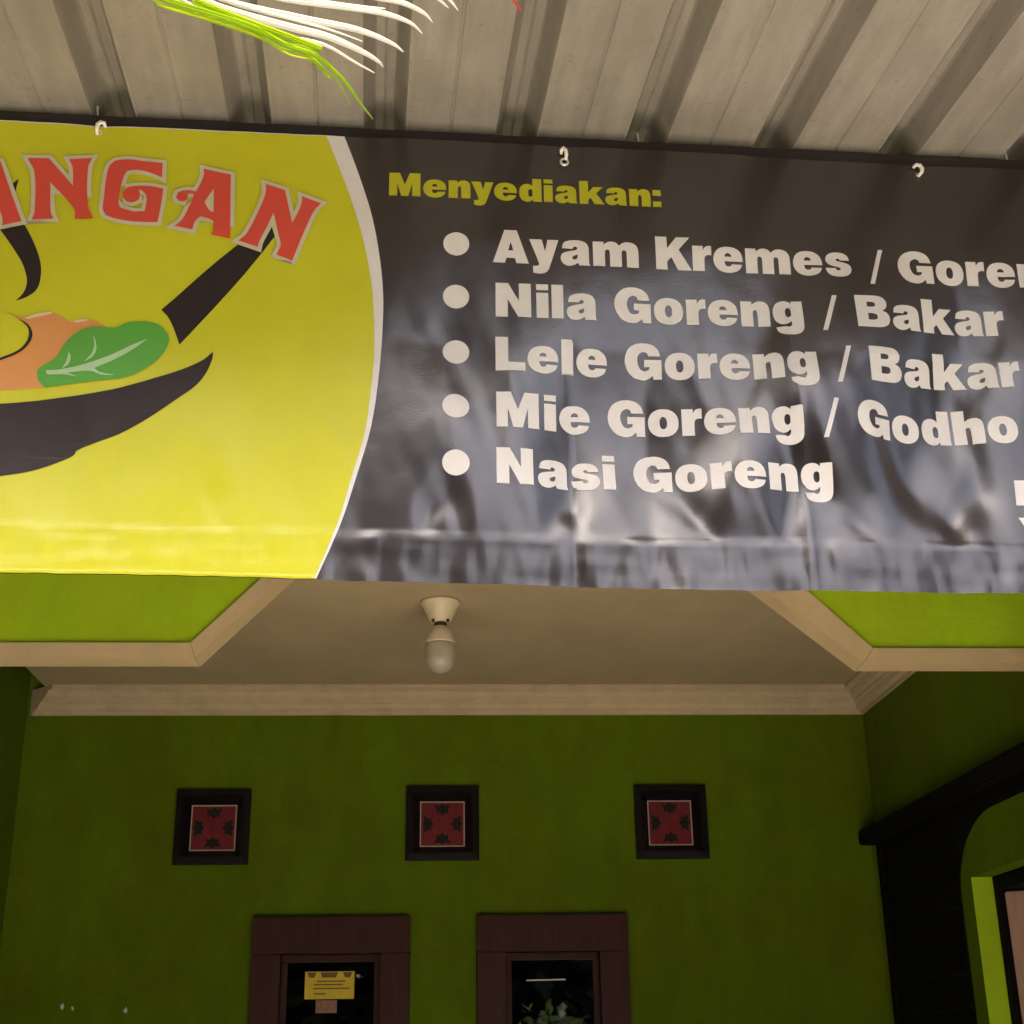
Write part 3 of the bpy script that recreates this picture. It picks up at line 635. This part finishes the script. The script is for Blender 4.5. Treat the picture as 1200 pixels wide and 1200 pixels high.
# heavy grotesque letters: cap height 72, x-height 54
GL = {
 'N': (67.5, [[(0,0),(0,72),(24,72),(44.5,34),(44.5,72),(67.5,72),(67.5,0),(43,0),(23,38),(23,0)]]),
 'M': (80, [[(0,0),(0,72),(27,72),(40,36),(53,72),(80,72),(80,0),(59,0),(59,40),(49,0),(31,0),(21,40),(21,0)]]),
 'L': (56, [[(0,0),(0,72),(24,72),(24,19),(56,19),(56,0)]]),
 'A': (70, [[(0,0),(23,72),(47,72),(70,0),(46,0),(43,11),(26.5,11),(23.5,0)],[(30,27),(35,46),(40,27)]]),
 'K': (71, [[(0,0),(0,72),(23,72),(23,46),(42,72),(69,72),(46,44),(71,0),(44,0),(31,27),(23,18),(23,0)]]),
 'B': (66, [[(0,0),(0,72),(38,72),(54,69.5),(62,61),(63,52.5),(60,44),(52.5,38.6),(61,34),(66,25),(66,17),(62,8),(53,2),(40,0)],[(23,57),(33,57),(38,55.5),(39.5,51.5),(38,47.5),(33,46),(23,46)],[(23,31),(34,31),(40,29),(42,24),(40,18.5),(34,16.5),(23,16.5)]]),
 'G': (71, [[(69,47),(65,60),(55,69.5),(37,73.5),(18,69),(5,56),(0,36),(4.5,17),(16,3.5),(34,-1.5),(45.5,1.5),(53.5,8.5),(55,0),(71,0),(71,40),(38,40),(38,25.5),(48.5,25.5),(46,19.5),(38,17),(29.5,21),(24.5,36),(27.5,50),(36.5,56),(43,53.5),(46,47)]]),
 'a': (57.5, [[(3,36.5),(24,36),(25.5,40),(29,41.5),(32.5,39.5),(33,36),(30,33.5),(18,31),(8,28),(2,23),(0,15),(2.5,6.5),(9,0.5),(18,-1.2),(27,1),(34,6),(35,2.5),(36,0),(58,0),(56,5),(55.5,14),(55.5,34),(54,44),(48,51.5),(38,54.8),(28,55.3),(15,53.5),(6,48)],[(33.5,24),(33,17),(29.5,13),(25,12.5),(22.5,16),(24.5,20),(29,22)]]),
 'e': (59, [[(59,23.5),(58.5,33),(54.5,44.5),(44,53),(29.5,55.3),(14,52),(4,42),(0,27),(3.5,12.5),(13.5,2.5),(30,-1.3),(45,2),(54,9),(57.5,17.5),(37,17.5),(34.5,14),(30,12.5),(25,14.5),(22.8,19),(22.5,23.5)],[(22.5,33.5),(24,38.5),(29.5,41.8),(35,39),(37,33.5)]]),
 's': (52.5, [[(50.5,37),(47.5,47),(40,53),(27,55.3),(13,53),(4.5,46.5),(1.5,37.5),(4.5,29),(12,24.5),(24,21.5),(30.5,19),(31,16),(26.5,13),(22,14.5),(20.5,18.5),(0,18.5),(3,8),(11.5,1),(26,-1.3),(41,1),(50,8.5),(52.5,18),(49.5,26.5),(41,31.5),(29,34),(23.5,36),(22.5,39),(26,41.5),(29.5,40),(31,37)]]),
 'm': (90, [[(0,0),(0,54),(21.5,54),(21.5,47.5),(28,53),(37,55.3),(46,53),(52,46.5),(59,53),(70,55.3),(81,52.5),(88,45),(90,34),(90,0),(66.5,0),(66.5,30),(65.5,35.5),(61.5,37.5),(57.5,35),(56.7,29),(56.7,0),(33.3,0),(33.3,30),(32.3,35.5),(28.3,37.5),(24.3,35),(23.5,29),(23.5,0)]]),
 'n': (56, [[(0,0),(0,54),(22,54),(22,47),(28,52.5),(37.5,55.3),(48,53),(54,46),(56,35),(56,0),(32.5,0),(32.5,29),(31.5,34.5),(28,36.5),(24.5,34.5),(23.5,29),(23.5,0)]]),
 'h': (56, [[(0,0),(0,72),(23.5,72),(23.5,48.5),(29,53),(37.5,55.3),(48,53),(54,46),(56,35),(56,0),(32.5,0),(32.5,29),(31.5,34.5),(28,36.5),(24.5,34.5),(23.5,29),(23.5,0)]]),
 'r': (38, [[(0,0),(0,54),(21.5,54),(21.5,45),(26,52),(32,54.8),(38,54.5),(38,34.5),(30,34.5),(25,31),(23.5,24),(23.5,0)]]),
 'i': (23, [[(0,0),(0,54),(23,54),(23,0)]]),
 'l': (22.5, [[(0,0),(0,72),(22.5,72),(22.5,0)]]),
 'o': (57, [ell(28.5,27,28.5,28.3),ell(28.5,27,7,12.5)]),
 'd': (58, [[(58,0),(58,72),(34.5,72),(34.5,48.5),(28.5,53.5),(20.5,55.3),(9,51),(2,41),(0,27),(2,13),(9,3),(20,-1.3),(29,1),(35.5,7),(35.5,0)],[(34.5,27),(33.5,36),(29,39.5),(24.5,36),(23.5,27),(24.5,18),(29,14.5),(33.5,18)]]),
 'g': (57, [[(57,54),(35.5,54),(35.5,48),(29.5,53.2),(21,55.3),(9,51.5),(2,42),(0,29),(2.5,15),(9.5,6),(20,2.5),(28,4.5),(33.8,9),(33.8,2.5),(31,-3),(26.5,-4.5),(22,-2.5),(4,-2.5),(7,-12),(15,-19),(30,-22),(44,-20),(53.5,-13),(57,-1)],[(34,28),(33,36.5),(28.5,39.5),(24.5,36.5),(23,28.5),(24.5,20.5),(28.5,17.5),(33,20.5)]]),
 'y': (57, [[(0,54),(24.5,54),(31,28),(36,54),(57.5,54),(39,-6),(34,-15.5),(25,-20),(14,-20),(7,-18.5),(7,-3.5),(12,-4),(17,-3),(19,1)]]),
 'k': (65, [[(0,0),(0,72),(23,72),(23,36),(37,54),(62,54),(44,34),(65,0),(39,0),(29,19),(23,12.5),(23,0)]]),
 '/': (36.5, [[(0,-12),(27,70),(36.5,70),(9.5,-12)]]),
 ':': (22, [[(0,0),(0,18),(22,18),(22,0)]]),
}
KERN = {'Ay': -5, 'Kr': -4, 'ka': -4, 'ar': -2, 'ya': -2, 're': -2.5, 'Le': -2, 'Ni': 4, 'Mi': 4, 'Na': 2, 'Me': 1, 'ny': -4, 'ye': -4}
def text(body, u0, u1, zb, cap, m, lift):
    line = empty('menu_line' if cap > .07 else 'heading_line', (0, 0, 0), parent=ban)
    x = 0; pos = []
    for i, ch in enumerate(body):
        if ch == ' ': x += 28.5; continue
        pos.append((x, ch)); x += GL[ch][0] + 6.2 + KERN.get(body[i:i + 2], 0)
    tot = x - 6.2
    kx = (u1 - u0) / tot; kz = cap / 72.0
    for x, ch in pos:
        f = lambda lp: [(u0 + (x + a) * kx, zb + b * kz) for a, b in lp]
        shape('letter', [f(lp) for lp in GL[ch][1]], m, lift, n=4, sharp=50, parent=line)
        if ch == 'i': shape('letter_dot', [f([(0,59.5),(0,72),(23,72),(23,59.5)])], m, lift, n=1, parent=line)
        if ch == ':': shape('letter_dot', [f([(0,36),(0,54),(22,54),(22,36)])], m, lift, n=1, parent=line)


text('Menyediakan:', -.0953, .4856, 3.3040, .0575, PVCH, LY)
text('Ayam Kremes', .1224, .8907, 3.1540, .0775, PVCW, LY)
text('/', .9276, .9658, 3.1500, .0775, PVCW, LY)
text('Goreng', .9952, 1.392, 3.1460, .0775, PVCW, LY)
text('Nila Goreng / Bakar', .1276, 1.2164, 3.0295, .0775, PVCW, LY)
text('Lele Goreng / Bakar', .1263, 1.2296, 2.9055, .0775, PVCW, LY)
text('Mie Goreng / Godho', .1268, 1.2088, 2.7805, .0775, PVCW, LY)
text('Nasi Goreng', .1255, .7991, 2.6578, .0775, PVCW, LY)
for (u, z) in ((.0462, 3.1934), (.0462, 3.0724), (.0463, 2.9465), (.0454, 2.8207), (.0455, 2.6971)):
    shape('bullet', [[(u + .0270 * math.cos(a * math.pi / 16), z + .0270 * math.sin(a * math.pi / 16)) for a in range(32)]], PVCW, LY, n=1)
shape('printed_stroke', [[(1.186, 2.697), (1.222, 2.697), (1.222, 2.641), (1.182, 2.641)]], PVCW, LY, n=1)
shape('printed_stroke', [[(1.180, 2.613), (1.206, 2.613), (1.226, 2.565), (1.200, 2.565)]], PVCW, LY, n=1)
# eyelets
for u in (-.700, .279, 1.071, -1.5, 1.85):
    zc = 3.432 if u < 0 else (3.409 if u < .5 else 3.424)
    bm = bmesh.new()
    y = ripple(u, zc) - .002
    pr = [(.0055, -.001), (.0062, -.0035), (.0085, -.004), (.0105, -.001)] if abs(u - .279) < .01 else [(.003, -.001), (.0036, -.002), (.0046, -.002), (.0056, -.001)]
    rings = [[bm.verts.new((u + r * math.cos(q * math.pi / 10), y + d, zc + r * math.sin(q * math.pi / 10))) for q in range(20)] for r, d in pr]
    for A, B in zip(rings, rings[1:]):
        for q in range(20): bm.faces.new((A[q], A[(q + 1) % 20], B[(q + 1) % 20], B[q]))
    bmesh.ops.recalc_face_normals(bm, faces=bm.faces)
    fin('eyelet', bm, EYELET, ban, True)

# plastic ties holding the banner to the beam
TIES = ((-.700, 3.440, [(-.005, -.015), (-.006, -.004), (-.005, .006), (.001, .012), (.008, .011), (.010, .004)], 'white plastic tie at the yellow end of the banner'),
        (.279, 3.425, [(.003, -.012), (.004, -.002), (.003, .008), (-.003, .014), (-.007, .009), (-.006, .003)], 'white plastic tie above the heading, through a ring'),
        (1.071, 3.432, [(-.011, .009), (-.005, .013), (.003, .011), (.007, .003), (.005, -.006), (-.001, -.013)], 'white plastic tie nearest the right of the banner'))
for (u, zc, pts, lab) in TIES:
    p = CO + Matrix.Rotation(YAW, 3, 'Z') @ Vector((u, 0, zc))
    t = tag(empty('cable_tie', tuple(p), YAW), lab, 'cable tie', 'ties along the banner top')
    y0 = ripple(u, zc) - .008
    bm = bmesh.new(); sweep(bm, [(x, y0 - (.003 if 0 < q < 5 else -.004), z) for q, (x, z) in enumerate(pts)], [.0030, .0042, .0046, .0046, .0042, .0030], 8)
    fin('hook', bm, TIE, t, True)
    a = max(pts, key=lambda q: q[1])
    bm = bmesh.new(); sweep(bm, [(a[0], y0, a[1] - .001), (a[0], y0 + .008, a[1] + .006), (a[0] * .5, .014, a[1] + .012), (0, .033, a[1] + .016)], .0022, 6)
    fin('strap', bm, TIE, t, True)

# ------------------------------------------------------------------ palm with one frond hanging into view
palm = tag(empty('palm', (-1.15, 0.75, 0)), 'small palm with a sunlit frond hanging over the top left', 'palm')
PO = Vector((-1.15, .75, 0))
bm = bmesh.new(); sweep(bm, [(0, 0, 0), (.02, .01, .6), (.01, .03, 1.3), (.04, .05, 2.0), (.06, .06, 2.62)], [.10, .085, .075, .07, .06], 14)
fin('trunk', bm, BARK, palm, True)
def blade(bm, pts, wid, fold=.16, side=Vector((0, -.62, .78)), cut=0):
    """a thin pleated leaflet along pts with tapering width"""
    P = [Vector(p) for p in pts]
    Q = []
    for i in range(len(P) - 1):
        p0, p1, p2, p3 = P[max(i - 1, 0)], P[i], P[i + 1], P[min(i + 2, len(P) - 1)]
        for k in range(4):
            t = k / 4
            Q.append(.5 * ((2 * p1) + (p2 - p0) * t + (2 * p0 - 5 * p1 + 4 * p2 - p3) * t * t + (3 * p1 - p0 - 3 * p2 + p3) * t ** 3))
    Q.append(P[-1]); N = len(Q) - 1; rows = []
    for i, q in enumerate(Q):
        t = i / N
        d = (Q[min(i + 1, N)] - Q[max(i - 1, 0)]).normalized()
        s = (side - d * side.dot(d)).normalized(); n = d.cross(s)
        wv = wid * (min(1, .35 + t * 1.8) * (1 - t ** 2.4) if not cut else min(1, .5 + t * 2) * (1 - cut * t ** 6)) + .0005
        rows.append([bm.verts.new(q + s * wv * a + n * wv * fold * e) for a, e in ((-1, .9), (-.55, -.1), (-.12, .55), (0, -.6), (.12, .55), (.5, -.1), (.92, .9))])
    for A, B in zip(rows, rows[1:]):
        for k in range(6): bm.faces.new((A[k], A[k + 1], B[k + 1], B[k]))
FROND = {
 'main': (LEAFG, .0030, [(-0.294, 1.2, 2.648), (-0.282, 1.2, 2.639), (-0.222, 1.2, 2.619), (-0.18, 1.2, 2.601), (-0.151, 1.2, 2.584), (-0.123, 1.2, 2.573), (-0.094, 1.205, 2.547), (-0.077, 1.21, 2.524), (-0.063, 1.21, 2.503)]),
 'blunt': (LEAFG, .0038, [(-0.254, 1.212, 2.651), (-0.202, 1.212, 2.626), (-0.159, 1.212, 2.608), (-0.136, 1.212, 2.598), (-0.118, 1.212, 2.591)]),
 'low': (LEAFG, .0034, [(-0.288, 1.224, 2.664), (-0.27, 1.224, 2.653), (-0.223, 1.224, 2.630), (-0.179, 1.224, 2.614)]),
 'small': (LEAFG, .0025, [(-0.17, 1.236, 2.62), (-0.138, 1.236, 2.604), (-0.12, 1.236, 2.587), (-0.114, 1.236, 2.576), (-0.11, 1.236, 2.573)]),
 'w1': (LEAFGLARE, .0042, [(-0.277, 1.238, 2.691), (-0.232, 1.238, 2.666), (-0.164, 1.238, 2.643), (-0.117, 1.238, 2.630), (-0.082, 1.238, 2.613), (-0.061, 1.238, 2.599), (-0.055, 1.238, 2.591)]),
 'w2': (LEAFGLARE, .0042, [(-0.256, 1.25, 2.696), (-0.211, 1.25, 2.679), (-0.143, 1.25, 2.662), (-0.086, 1.25, 2.650), (-0.048, 1.25, 2.633), (-0.034, 1.25, 2.621)]),
 'w3': (LEAFGLARE, .0038, [(-0.238, 1.262, 2.714), (-0.163, 1.262, 2.698), (-0.103, 1.262, 2.691), (-0.058, 1.262, 2.683), (-0.028, 1.262, 2.671), (-0.014, 1.262, 2.656)]),
 'w4': (LEAFGLARE, .0038, [(-0.166, 1.274, 2.735), (-0.105, 1.274, 2.726), (-0.068, 1.274, 2.716), (-0.038, 1.274, 2.709), (-0.013, 1.274, 2.695), (-0.003, 1.274, 2.682)]),
 'w5': (LEAFGLARE, .0036, [(-0.10, 1.286, 2.775), (-0.06, 1.286, 2.757), (-0.013, 1.286, 2.740), (0.002, 1.286, 2.727), (0.015, 1.286, 2.713)]),
 'w6': (LEAFGLARE, .0036, [(-0.09, 1.298, 2.790), (-0.045, 1.298, 2.773), (-0.001, 1.298, 2.755), (0.016, 1.298, 2.736), (0.026, 1.298, 2.720)]),
 'red': (LEAFR, .0024, [(0.03, 1.31, 2.80), (0.074, 1.31, 2.786), (0.09, 1.31, 2.749), (0.096, 1.31, 2.738), (0.1, 1.31, 2.731)]),
}
fr = empty('frond', (0, 0, 0), parent=palm)
bm = bmesh.new(); sweep(bm, [tuple(Vector(p) - PO) for p in ((-1.09, .81, 2.60), (-.80, .95, 2.82), (-.50, 1.10, 2.78), (-.30, 1.20, 2.70), (-.24, 1.235, 2.712), (-.15, 1.26, 2.745), (-.04, 1.30, 2.80), (.04, 1.32, 2.81))], [.012, .010, .008, .006, .004, .003, .002, .0015], 8)
fin('leaf_stalk', bm, LEAFG, fr, True)
for k, (m, wd, pts) in FROND.items():
    bm = bmesh.new(); blade(bm, [Vector(p) - PO for p in pts], wd, cut=(.35 if k == 'blunt' else 0))
    fin('leaflet', bm, m, fr)
# finer leaflets overlapping between the big ones
rl = random.Random(11)
KEYS = ['low', 'main', 'main', 'blunt', 'main', 'w1', 'blunt', 'w2', 'w1', 'low', 'main', 'w3']
for q, k in enumerate(KEYS):
    m, wd, pts = FROND[k]
    cutn = max(3, len(pts) - rl.choice((1, 2, 2, 3)))
    dx, dy, dz_ = rl.uniform(-.010, .006), rl.uniform(-.012, .012), rl.uniform(-.004, .009)
    p2 = [Vector((p[0] + dx, p[1] + dy, p[2] + dz_ + .006 * i / len(pts) * rl.uniform(-1, 1))) - PO for i, p in enumerate(pts[:cutn])]
    bm = bmesh.new(); blade(bm, p2, wd * rl.uniform(.28, .5))
    fin('leaflet', bm, (LEAFY if k in ('low', 'main', 'blunt') and q % 2 else m), fr)
# the rest of the crown, outside the picture to the left
for k, (az, rise, ln) in enumerate(((150, .45, .9), (200, .35, .8), (255, .5, .85), (300, .3, .7), (105, .55, .7))):
    f2 = empty('frond', (0, 0, 0), parent=palm); a = math.radians(az); d = Vector((math.cos(a), math.sin(a), 0)); b0 = Vector((.06, .06, 2.60))
    pt = [b0 + d * (ln * t) + Vector((0, 0, rise * t * (1.6 - 1.9 * t))) for t in [q / 8 for q in range(9)]]
    bm = bmesh.new(); sweep(bm, [tuple(p) for p in pt], [.010 - .001 * q for q in range(9)], 6); fin('leaf_stalk', bm, LEAFG, f2, True)
    bm = bmesh.new(); sdir = d.cross(Vector((0, 0, 1)))
    for q in range(2, 9):
        for s in (-1, 1):
            e = pt[q]; blade(bm, [e, e + d * .10 + sdir * s * .10, e + d * .17 + sdir * s * .19 - Vector((0, 0, .05)), e + d * .2 + sdir * s * .24 - Vector((0, 0, .13))], .009, side=d)
    fin('leaflet_row', bm, LEAFG, f2, True)

# ------------------------------------------------------------------ yard shrubs mirrored in the glass; unseen trees and walls added to block light
PLANTS = [('yard_shrub', 1.35, -4.2, 2.10, .62, 700, .13, 'tall leafy shrub across the yard, mirrored in the right window', 'shrub', 'shrubs across the yard'),
 ('yard_shrub', 2.3, -4.6, 1.95, .6, 420, .13, 'leafy shrub at the right of the yard', 'shrub', 'shrubs across the yard'),
 ('yard_shrub', -.8, -4.6, 1.75, .6, 420, .13, 'leafy shrub facing the left window', 'shrub', 'shrubs across the yard'),
 ('yard_shrub', -2.0, -4.2, 1.6, .6, 420, .13, 'leafy shrub at the left of the yard', 'shrub', 'shrubs across the yard')]
for k, (x, y, h) in enumerate(((-9.5, -8.6, 9.0), (-6.2, -9.2, 9.6), (-3.0, -8.4, 9.2), (0.0, -9.2, 9.9), (3.5, -8.8, 4.4), (6.5, -9.3, 4.7), (9.8, -8.6, 8.6))):  # unseen tree row added, heights shaped to darken the vinyl's reflection
    PLANTS.append(('sky_block_tree', x, y, h, 2.1, 1400 if h < 6 else 5200, .30 if h < 6 else .42, ['leftmost', 'second', 'third', 'middle', 'fifth', 'sixth', 'rightmost'][k] + ' tree of the unseen row added to darken reflections', 'tree', 'added trees blocking the sky'))
for k, (nm, sx, sy, sh, sr, nl, ls, lab, ct, gr) in enumerate(PLANTS):
    s = tag(empty(nm, (sx, sy, 0)), lab, ct, gr)
    bm = bmesh.new(); tree = nm == 'sky_block_tree'
    for q in range(5):
        a = q * 1.256; r_ = sr * .5
        sweep(bm, [(0, 0, 0), (.2 * r_ * math.cos(a), .2 * r_ * math.sin(a), sh * .35), (r_ * math.cos(a), r_ * math.sin(a), sh * .8)], [.1 if tree else .025, .07 if tree else .018, .02 if tree else .008], 6)
    fin('trunk' if tree else 'stem', bm, BARK, s, True)
    bm = bmesh.new(); rnd = random.Random(k + 3)
    for q in range(nl):
        th = rnd.uniform(0, 6.283); h = rnd.uniform(.08 if tree else .25, 1.0); rr = sr * math.sqrt(rnd.random()) * (1.15 - .55 * h * (1 if not tree else h))
        c = Vector((rr * math.cos(th), rr * math.sin(th), sh * h + rnd.uniform(-.06, .06)))
        d = Vector((rnd.uniform(-1, 1), rnd.uniform(-1, 1), rnd.uniform(-.4, .8))).normalized(); s_ = d.orthogonal().normalized(); s_.rotate(Matrix.Rotation(rnd.uniform(0, 6.28), 3, d))
        L = rnd.uniform(.7, 1.3) * ls; wv = L * .26
        bm.faces.new([bm.verts.new(c), bm.verts.new(c + d * L * .45 + s_ * wv), bm.verts.new(c + d * L), bm.verts.new(c + d * L * .45 - s_ * wv)])
    fin('crown' if tree else 'foliage', bm, TREEL if tree else SHRUBL, s)
yw = boxo('sky_block_wall', (-14, -10.7, 0), (14, -10.5, 4.0), mat('weathered blocking wall', (0.16, 0.14, 0.12), 0.9, 0.1, 0.4, 2.0, 0.4, 20))  # unseen wall made tall to keep sky out of the glass reflection
for x0, x1, lab in ((-2.75, -2.60, 'grey unseen wall added at the left to block side light'), (2.80, 2.95, 'grey unseen wall added at the right to block side light')):
    o = boxo('light_block_wall', (x0, -6.0, 0), (x1, 2.59, 2.9), MATS['weathered blocking wall']); tag(o, lab, 'wall')  # unseen side walls added to cut light from left and right
tag(yw, 'long weathered wall added behind the trees to darken reflections', 'wall')
